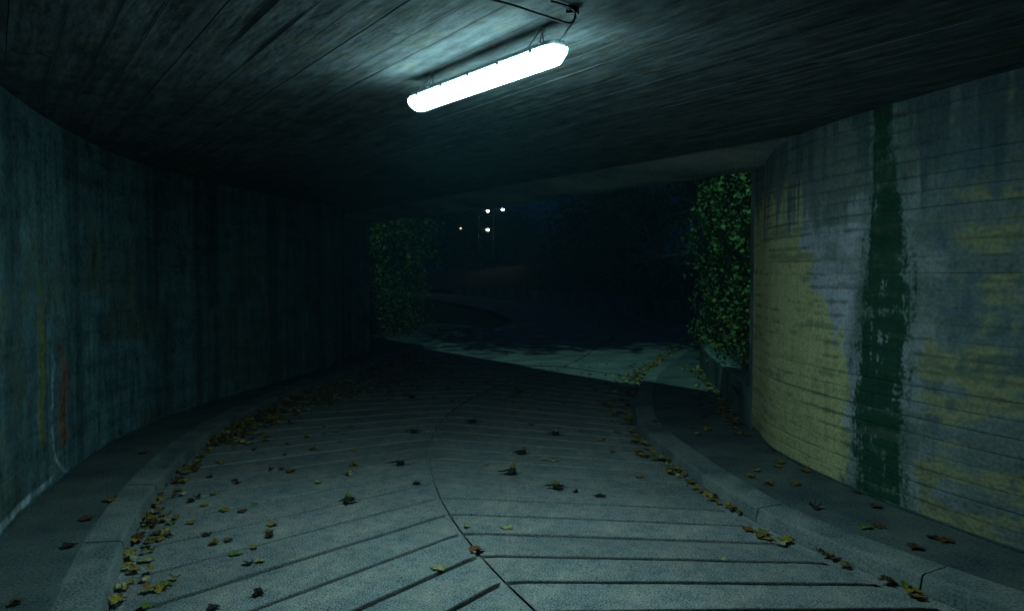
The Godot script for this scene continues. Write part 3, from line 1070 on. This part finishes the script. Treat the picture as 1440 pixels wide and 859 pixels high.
func build_outside() -> void:
	# lamp standing on the bridge above, out of the frame: it lights the hedges and the road past the slab's shadow
	street_lamp("street lamp with a cold light standing up on the bridge slab", P(0.1, CEIL + 0.51, 4.2), 6.4, Vector3(0.5, 0, -0.75), lin(0.34, 1.0, 0.86), 5.0, 33.0)
	# four lamps far down the road
	var far := [[686, 297, 78.0, 1.0, 0.72, 0.42, "far street lamp with a warm white light, the nearer of the warm pair"], [707, 295, 76.0, 0.7, 0.93, 1.0, "far street lamp with a cold bluish white light beside the warm one"], [686, 323, 74.0, 1.0, 0.75, 0.45, "short street lamp with a warm light, lower than the others"], [648, 321, 104.0, 1.0, 0.72, 0.42, "dim far street lamp standing apart beside the hedge"]]
	for f in far:
		var d: float = f[2]
		var y: float = EYE + (387.0 - f[1]) / 1100.0 * d
		var x: float = (f[0] - 720.0) / 1100.0 * d
		street_lamp(f[6], P(x - 0.9, -0.09, d), y + 0.09 - 0.1, Vector3(0.9, 0, 0), lin(f[3], f[4], f[5]), 30.0 if f[0] != 648 else 2.0, 0.06 if f[0] != 648 else 0.02)
	low_wall("retaining_wall", "knee high concrete wall under the overhanging hedge at the portal", [[2.40, 7.86], [2.62, 9.5], [2.97, 12.0], [3.52, 14.6], [4.5, 18.0], [6.0, 21.5], [7.0, 23.6]], 0.05, 0.48, 0.25)
	low_wall("boundary_wall", "pale low concrete wall along the bend of the road outside", [[7.1, 24.2], [6.5, 26.2], [5.6, 29.7], [4.0, 35.6], [2.8, 41.4], [0.3, 51.0], [-5.0, 66.0]], -0.05, 0.72, 0.25, M.edge)
	hedge("ivy_hedge", "tall leafy hedge with yellowing leaves overhanging the knee high wall", [[2.62, 7.98], [2.72, 9.5], [3.0, 12.0], [3.5, 14.6], [4.5, 18.0], [6.1, 21.5]], 0.2, 4.1, 0.9, 1.0, 430.0, 0.064, 0.22, 700)
	hedge("clipped_hedge", "dense green hedge beside the pavement at the dark blue wall's end", [[-3.55, 15.3], [-3.2, 17.0], [-2.75, 19.5], [-2.15, 22.2]], 0.0, 4.3, 1.0, -1.0, 520.0, 0.062, 0.32, 720)
	hedge("boundary_hedge", "dark loose hedge standing behind the pale low outside wall", [[7.6, 24.0], [7.0, 26.2], [6.1, 29.7], [4.5, 35.6], [3.3, 41.4], [0.8, 51.0]], 0.3, 2.2, 1.4, 1.0, 140.0, 0.085, 0.1, 740)
	# trees
	tree("roadside_tree", "dark tree trunk standing in front of the pale low wall", P(5.15, -0.02, 29.0), 9.0, 4000, 0.55, 0.09, 801)
	road_shading_tree()
	tree("bank_tree", "pale branched tree rising behind the overhanging hedge", P(6.4, 1.2, 15.5), 8.0, 2200, 0.45, 0.13, 802, true)
	tree("bare_tree", "almost bare tree with thin pale twigs behind the far hedge", P(8.6, 1.0, 27.5), 8.5, 500, 0.5, 0.12, 803, true, "", 0.06)
	tree("bare_shrub", "bare shrub with thin pale twigs poking out above the overhanging hedge", P(4.5, 0.8, 15.6), 4.4, 60, 0.4, 0.08, 804, true, "", 0.05)
	tree("bare_shrub", "bare shrub with thin pale twigs above the pale low wall", P(6.2, 0.6, 27.8), 5.2, 60, 0.4, 0.08, 806, true, "", 0.06)
	tree("hedge_tree", "broad leafy tree spreading over the clipped hedge outside the portal", P(-6.2, 0.2, 19.0), 7.5, 6500, 0.55, 0.11, 805)
	var spots := [[-7.5, 31, 10.0], [-9.5, 44, 12.0], [-16.0, 58, 13.0], [12.5, 40, 11.0], [7.5, 54, 12.0], [4.5, 62, 10.0], [15.0, 52, 14.0], [9.5, 74, 13.0], [-24.0, 74, 14.0], [1.5, 92, 9.0], [-15.0, 122, 17.0], [-9.5, 128, 18.0], [-4.0, 121, 16.0], [1.5, 130, 17.0], [-21.0, 132, 19.0]]
	var k := 0
	for s in spots:
		tree("far_tree", "dark leafy tree in the unlit wood along the road beyond", P(s[0], 0.6, s[1]), s[2], 3000 if s[1] < 100 else 6000, 0.9 if s[1] < 100 else 1.5, 0.3 if s[1] < 100 else 0.6, 820 + k, false, "trees of the unlit wood")
		k += 1

# ------------------------------------------------------------------ fallen leaves
var LEAVES := []
func leaf_mesh(sd: int, col: Color, curl: float, lobed: bool, size := 0.058) -> ArrayMesh:
	var r := RandomNumberGenerator.new()
	r.seed = sd
	var m := Maker.new(false)
	var ring := []
	var inner := []
	var n := 22
	var cups := r.randf_range(-1.0, 1.0)
	var bend := r.randf() * TAU
	for i in n:
		var a := TAU * i / n
		var rad: float
		if lobed:
			rad = 0.58 + 0.42 * pow(absf(cos(a * 2.5)), 1.3)
			if absf(a - PI) < 0.6: rad *= 0.72
		else:
			rad = 0.52 + 0.3 * cos(a) + 0.16 * cos(2.0 * a) + 0.03 * (i % 2)
		rad *= size * r.randf_range(0.88, 1.08)
		for q in [[ring, 1.0], [inner, 0.52]]:
			var x: float = cos(a) * rad * q[1]
			var z: float = sin(a) * rad * q[1]
			var f: float = cos(a - bend)
			var y: float = curl * size * (0.55 * f * f * q[1] * q[1] + 0.2 * cups * q[1] * sin(2.0 * a)) + 0.003
			y += curl * size * r.randf_range(-0.03, 0.08)
			q[0].append(Vector3(x * (1.0 - 0.25 * curl * f * f), maxf(y, 0.0015), z * (1.0 - 0.25 * curl * f * f)))
	var ctr := Vector3(0, 0.006 + 0.01 * absf(curl), 0)
	for i in n:
		var k := (i + 1) % n
		var t: float = r.randf_range(0.72, 1.2)
		var c1 := Color(col.r * t, col.g * t * r.randf_range(0.85, 1.05), col.b * t)
		var c2 := c1.lerp(Color(0.06, 0.035, 0.012), r.randf_range(0.0, 0.45))
		m.tri(ctr, inner[i], inner[k], c1)
		m.quad(inner[i], ring[i], ring[k], inner[k], Vector2.ZERO, Vector2.ZERO, Vector2.ZERO, Vector2.ZERO, c2)
	# stalk
	var st := [ctr, Vector3(-size * 0.5, 0.006, 0.004), Vector3(-size * 1.05, 0.012 + 0.02 * curl, r.randf_range(-0.02, 0.02))]
	var base := m.st
	m.st.set_color(Color(col.r * 0.6, col.g * 0.45, col.b * 0.5))
	var rows := []
	for i in 3:
		rows.append(PackedVector3Array([st[i] + Vector3(0, 0.0015, 0), st[i] + Vector3(0, -0.001, 0.0018), st[i] + Vector3(0, -0.001, -0.0018)]))
	for i in 2:
		for j in 3:
			m.quad(rows[i][j], rows[i][(j + 1) % 3], rows[i + 1][(j + 1) % 3], rows[i + 1][j], Vector2.ZERO, Vector2.ZERO, Vector2.ZERO, Vector2.ZERO, Color(col.r * 0.6, col.g * 0.45, col.b * 0.5))
	return m.done()

# a dried leaf standing on its splayed lobes, one lobe curled upright
func curled_leaf(sd: int, tip: Color, upright: float) -> ArrayMesh:
	var r := RandomNumberGenerator.new()
	r.seed = sd
	var m := Maker.new(false)
	var dark := Color(0.016, 0.018, 0.016)
	var hub := Vector3(0, 0.036, 0)
	for k in 6:
		var a: float = TAU * k / 6.0 + r.randf_range(-0.25, 0.25)
		var len_: float = r.randf_range(0.055, 0.085) * (1.25 if absf(cos(a)) > 0.7 else 0.8)
		var dir := Vector3(cos(a), 0, sin(a))
		var side := Vector3(-sin(a), 0, cos(a))
		var prev_l := hub
		var prev_r := hub
		for i in 4:
			var f: float = (i + 1) / 4.0
			var w: float = 0.02 * sin(PI * (0.25 + 0.72 * f)) * r.randf_range(0.8, 1.2)
			var y: float = 0.036 * (1.0 - f) * (1.0 - 0.5 * f) + 0.014 * f * f * r.randf_range(0.3, 1.4) + 0.002
			var p := dir * len_ * f
			var l := p + side * w + Vector3(0, y + 0.008, 0)
			var q := p - side * w + Vector3(0, y + 0.003, 0)
			var c := dark * r.randf_range(0.7, 1.5)
			m.quad(prev_l, l, q, prev_r, Vector2.ZERO, Vector2.ZERO, Vector2.ZERO, Vector2.ZERO, c)
			prev_l = l
			prev_r = q
	# the upright lobe, rolled
	var rows := []
	for i in 5:
		var f: float = i / 4.0
		var row := PackedVector3Array()
		for j in 6:
			var a: float = TAU * j / 7.0
			var w: float = lerpf(0.024, 0.009, f * f) * r.randf_range(0.8, 1.2)
			row.append(Vector3(cos(a) * w, 0.01 + upright * f, sin(a) * w * 0.55 - 0.012 * f) + Vector3(0.012 * f * f * (1.0 if sd % 2 == 0 else -1.0), 0, 0) + Vector3(r.randf_range(-0.003, 0.003), 0, r.randf_range(-0.003, 0.003)))
		rows.append(row)
	for i in 4:
		for j in 6:
			var c: Color = dark.lerp(tip, smoothstep(0.45, 0.9, (i + 1) / 4.0) * r.randf_range(0.5, 1.0))
			m.quad(rows[i][j], rows[i][(j + 1) % 6], rows[i + 1][(j + 1) % 6], rows[i + 1][j], Vector2.ZERO, Vector2.ZERO, Vector2.ZERO, Vector2.ZERO, c)
	return m.done()

func build_leaves() -> void:
	var hues := {
		"yellow": Color(0.34, 0.235, 0.03), "ochre": Color(0.23, 0.14, 0.028), "brown": Color(0.11, 0.058, 0.022),
		"dark": Color(0.022, 0.022, 0.016), "pale": Color(0.42, 0.38, 0.17), "green": Color(0.14, 0.2, 0.035), "red": Color(0.28, 0.08, 0.025)}
	var kinds := {}
	for h in hues:
		kinds[h] = []
		for v in 5:
			kinds[h].append(leaf_mesh(900 + v * 13 + h.hash() % 97, hues[h], [0.25, 0.5, 0.75, 0.95, 0.4][v], v % 3 != 2))
	var r := RandomNumberGenerator.new()
	r.seed = 1234
	var words := {"yellow": "yellow", "ochre": "ochre", "brown": "brown", "dark": "blackened", "pale": "pale yellow", "green": "yellow green", "red": "reddish orange"}
	var drop := func(p: Vector3, hue: String, place: String, size: float) -> void:
		var o := MeshInstance3D.new()
		o.name = numbered("fallen_leaf")
		o.mesh = kinds[hue][r.randi() % 5]
		o.material_override = M.dry
		add_child(o)
		o.position = p
		o.rotation = Vector3(r.randf_range(-0.06, 0.06), r.randf() * TAU, r.randf_range(-0.06, 0.06))
		o.scale = Vector3.ONE * size
		tag(o, "%s fallen leaf %s" % [words[hue], place], "leaf", "%s leaves %s" % [words[hue], place])
	# leaves read one by one from the photograph: pixel, hue
	var on_strips := "lying flat on the grooved road"
	for q in [[655, 740, "pale"], [712, 742, "pale"], [671, 774, "red"], [617, 800, "pale"], [683, 654, "pale"], [765, 647, "pale"], [779, 648, "pale"], [748, 597, "ochre"], [722, 583, "ochre"], [760, 577, "yellow"], [826, 548, "pale"], [838, 575, "yellow"], [850, 571, "ochre"], [786, 564, "pale"], [735, 574, "ochre"], [659, 548, "yellow"], [664, 545, "ochre"], [757, 550, "ochre"], [700, 561, "yellow"], [860, 635, "ochre"], [846, 620, "yellow"], [900, 671, "ochre"], [844, 698, "dark"], [810, 692, "dark"], [586, 680, "dark"], [490, 668, "pale"], [497, 655, "yellow"], [1017, 787, "pale"], [565, 588, "ochre"], [497, 634, "yellow"], [520, 560, "ochre"], [545, 575, "yellow"], [610, 560, "ochre"], [635, 535, "ochre"], [690, 535, "yellow"], [715, 530, "ochre"], [668, 611, "pale"], [815, 606, "pale"]]:
		drop.call(px(q[0], q[1], 0.004), q[2], on_strips, r.randf_range(0.7, 1.0))
	var by_left := "on the grooved road along the dark wall's kerb"
	for q in [[231, 822, "green"], [227, 830, "yellow"], [205, 852, "green"], [364, 790, "pale"], [352, 793, "dark"], [355, 770, "yellow"], [301, 765, "ochre"], [320, 761, "ochre"], [290, 752, "dark"], [214, 774, "green"], [206, 788, "pale"], [238, 755, "brown"], [220, 750, "brown"], [286, 711, "yellow"], [265, 736, "yellow"], [240, 736, "green"], [313, 718, "yellow"], [310, 718, "pale"], [302, 694, "yellow"], [294, 672, "dark"], [336, 680, "dark"], [330, 676, "brown"], [276, 700, "dark"], [268, 706, "dark"], [384, 738, "yellow"], [378, 747, "ochre"], [379, 756, "dark"], [330, 780, "green"], [363, 836, "dark"], [300, 855, "dark"], [358, 709, "green"], [340, 719, "brown"], [365, 651, "yellow"], [380, 660, "dark"], [397, 659, "brown"], [408, 664, "ochre"], [330, 630, "yellow"], [372, 620, "yellow"], [375, 614, "yellow"], [357, 632, "dark"], [309, 651, "yellow"], [455, 610, "ochre"], [473, 607, "yellow"], [456, 600, "ochre"], [440, 633, "ochre"], [450, 678, "pale"], [400, 640, "dark"], [250, 690, "ochre"], [405, 625, "brown"], [430, 615, "yellow"], [478, 622, "ochre"], [492, 600, "yellow"], [504, 590, "ochre"]]:
		drop.call(px(q[0], q[1], 0.004), q[2], by_left, r.randf_range(0.6, 0.95))
	var in_left := "piled in the gutter under the dark wall's kerb"
	for q in [[175, 742, "brown"], [186, 735, "yellow"], [195, 738, "brown"], [182, 748, "brown"], [190, 745, "ochre"], [200, 731, "green"], [178, 735, "ochre"], [206, 722, "ochre"], [212, 710, "yellow"], [220, 700, "ochre"], [226, 695, "brown"], [233, 683, "ochre"], [140, 830, "ochre"], [145, 826, "brown"], [139, 853, "brown"], [247, 665, "dark"], [255, 655, "brown"], [174, 776, "pale"]]:
		drop.call(px(q[0], q[1], 0.006), q[2], in_left, r.randf_range(0.65, 0.95))
	var on_left := "on the pavement below the dark blue wall"
	for q in [[155, 704, "ochre"], [202, 636, "ochre"], [122, 730, "brown"], [97, 768, "dark"], [18, 850, "brown"]]:
		drop.call(px(q[0], q[1], 0.099), q[2], on_left, r.randf_range(0.8, 1.0))
	var on_right := "on the pavement below the ochre painted wall"
	for q in [[1033, 603, "yellow"], [1037, 610, "yellow"], [1030, 598, "ochre"], [1050, 612, "ochre"], [975, 601, "ochre"], [996, 605, "yellow"], [979, 611, "pale"], [1117, 681, "ochre"], [1097, 650, "ochre"], [1093, 656, "ochre"], [1092, 634, "brown"], [1061, 662, "yellow"], [1055, 671, "yellow"], [1081, 681, "ochre"], [1132, 662, "ochre"], [1205, 692, "brown"], [1230, 712, "brown"], [1237, 740, "brown"], [1287, 770, "brown"], [1330, 760, "brown"], [1218, 742, "green"], [1147, 714, "dark"], [1313, 757, "dark"], [1015, 582, "ochre"], [1024, 586, "yellow"], [985, 570, "brown"], [940, 573, "ochre"], [922, 594, "brown"], [1000, 566, "ochre"]]:
		drop.call(px(q[0], q[1], 0.099), q[2], on_right, r.randf_range(0.8, 1.05))
	var in_right := "in the gutter under the kerb of the ochre painted wall"
	for q in [[1104, 760, "yellow"], [1112, 756, "yellow"], [1098, 764, "pale"], [1075, 732, "yellow"], [1066, 726, "ochre"], [1070, 754, "ochre"], [1080, 757, "yellow"], [1074, 748, "green"], [1156, 776, "brown"], [1165, 780, "brown"], [1160, 772, "green"], [1172, 784, "brown"], [1190, 795, "ochre"], [1284, 832, "yellow"], [1278, 828, "green"], [1292, 838, "ochre"], [1248, 818, "brown"], [1050, 745, "red"], [1025, 712, "yellow"], [1030, 716, "ochre"], [1002, 702, "yellow"], [1000, 696, "yellow"], [988, 690, "ochre"], [980, 686, "yellow"], [970, 678, "ochre"], [1012, 706, "ochre"], [1038, 722, "ochre"]]:
		drop.call(px(q[0], q[1], 0.006), q[2], in_right, r.randf_range(0.8, 1.1))
	# the drift in the gutter where the kerb swings round
	for k in 95:
		var a: float = r.randf_range(-0.22, 0.42)
		var off: float = absf(r.randfn()) * 0.09 * (1.6 if a > 0.1 else 1.0)
		var p := pol(rad_at(KERB_R, a) + 0.03 + off, a, 0.006 + maxf(0.0, 0.035 - off * 0.25) * r.randf())
		drop.call(p, ["yellow", "yellow", "ochre", "brown", "pale", "green"][r.randi() % 6], in_right, r.randf_range(0.75, 1.1))
	# dried curled leaves standing up on the road
	var tips := [Color(0.3, 0.22, 0.03), Color(0.22, 0.13, 0.03), Color(0.3, 0.3, 0.2)]
	var n := 0
	for q in [[720, 667, 0.075, 0], [783, 688, 0.05, 0], [735, 639, 0.045, 1], [783, 612, 0.04, 2], [563, 654, 0.045, 2], [583, 609, 0.04, 2], [665, 595, 0.04, 1], [491, 707, 0.05, 0], [579, 560, 0.04, 1]]:
		var o := MeshInstance3D.new()
		o.name = numbered("curled_leaf")
		o.mesh = curled_leaf(970 + n, tips[q[3]], q[2])
		o.material_override = M.dry
		add_child(o)
		o.position = px(q[0], q[1], 0.002)
		o.rotation.y = r.randf() * 0.8 - 0.4
		o.scale = Vector3.ONE * 1.15
		if n == 0: tag(o, "tallest black curled leaf with an upright yellow tip on the road", "leaf", "dried curled leaves on the road")
		else: tag(o, "small black dried leaf standing curled up on the grooved road", "leaf", "dried curled leaves on the road")
		n += 1
	# the rest of the litter, too many to count
	var mm := MultiMesh.new()
	mm.transform_format = MultiMesh.TRANSFORM_3D
	mm.use_colors = true
	mm.mesh = leaf_mesh(999, Color(1, 1, 1), 0.6, true)
	var places := []
	for k in 1150:
		var a: float = r.randf_range(-0.05, 0.6)
		var off: float = absf(r.randfn()) * lerpf(0.16, 0.85, smoothstep(0.0, 0.35, a))
		places.append(pol(rad_at(KERB_L, a) - 0.02 - off, a, 0.006 + 0.03 * r.randf() * maxf(0.0, 1.0 - off * 2.0)))
	for k in 80:
		var a: float = r.randf_range(-0.36, 0.05)
		var off: float = absf(r.randfn()) * 0.07
		places.append(pol(rad_at(KERB_L, a) - 0.03 - off, a, 0.004 + 0.02 * r.randf()))
	for k in 260:
		var a: float = r.randf_range(0.42, 0.98)
		var off: float = absf(r.randfn()) * 0.16
		places.append(pol(rad_at(KERB_R, a) + 0.03 + off, a, 0.008 + 0.03 * r.randf()))
	for k in 150:
		var a: float = r.randf_range(0.15, 0.75)
		places.append(pol(lerpf(rad_at(KERB_R, a) + 0.2, rad_at(KERB_L, a) - 0.2, r.randf()), a, 0.008))
	for k in 120:
		var s := r.randf_range(7.9, 13.0)
		places.append(P(lerpf(2.40, 3.2, (s - 7.86) / 5.5) - absf(r.randfn()) * 0.12 - 0.02, 0.102, s))
	mm.instance_count = places.size()
	for k in places.size():
		var b := Basis.from_euler(Vector3(r.randf_range(-0.25, 0.25), r.randf() * TAU, r.randf_range(-0.25, 0.25))).scaled(Vector3.ONE * r.randf_range(0.5, 0.95))
		mm.set_instance_transform(k, Transform3D(b, places[k]))
		var c: Color = hues[["yellow", "yellow", "ochre", "ochre", "brown", "pale"][r.randi() % 6]]
		mm.set_instance_color(k, c * r.randf_range(0.8, 1.5))
	var lit := MultiMeshInstance3D.new()
	lit.name = "leaf_litter"
	lit.multimesh = mm
	lit.material_override = M.dry
	lit.set_meta("kind", "stuff")
	tag(lit, "drifts of small fallen leaves along the kerbs by the portal", "leaf litter")
	add_child(lit)
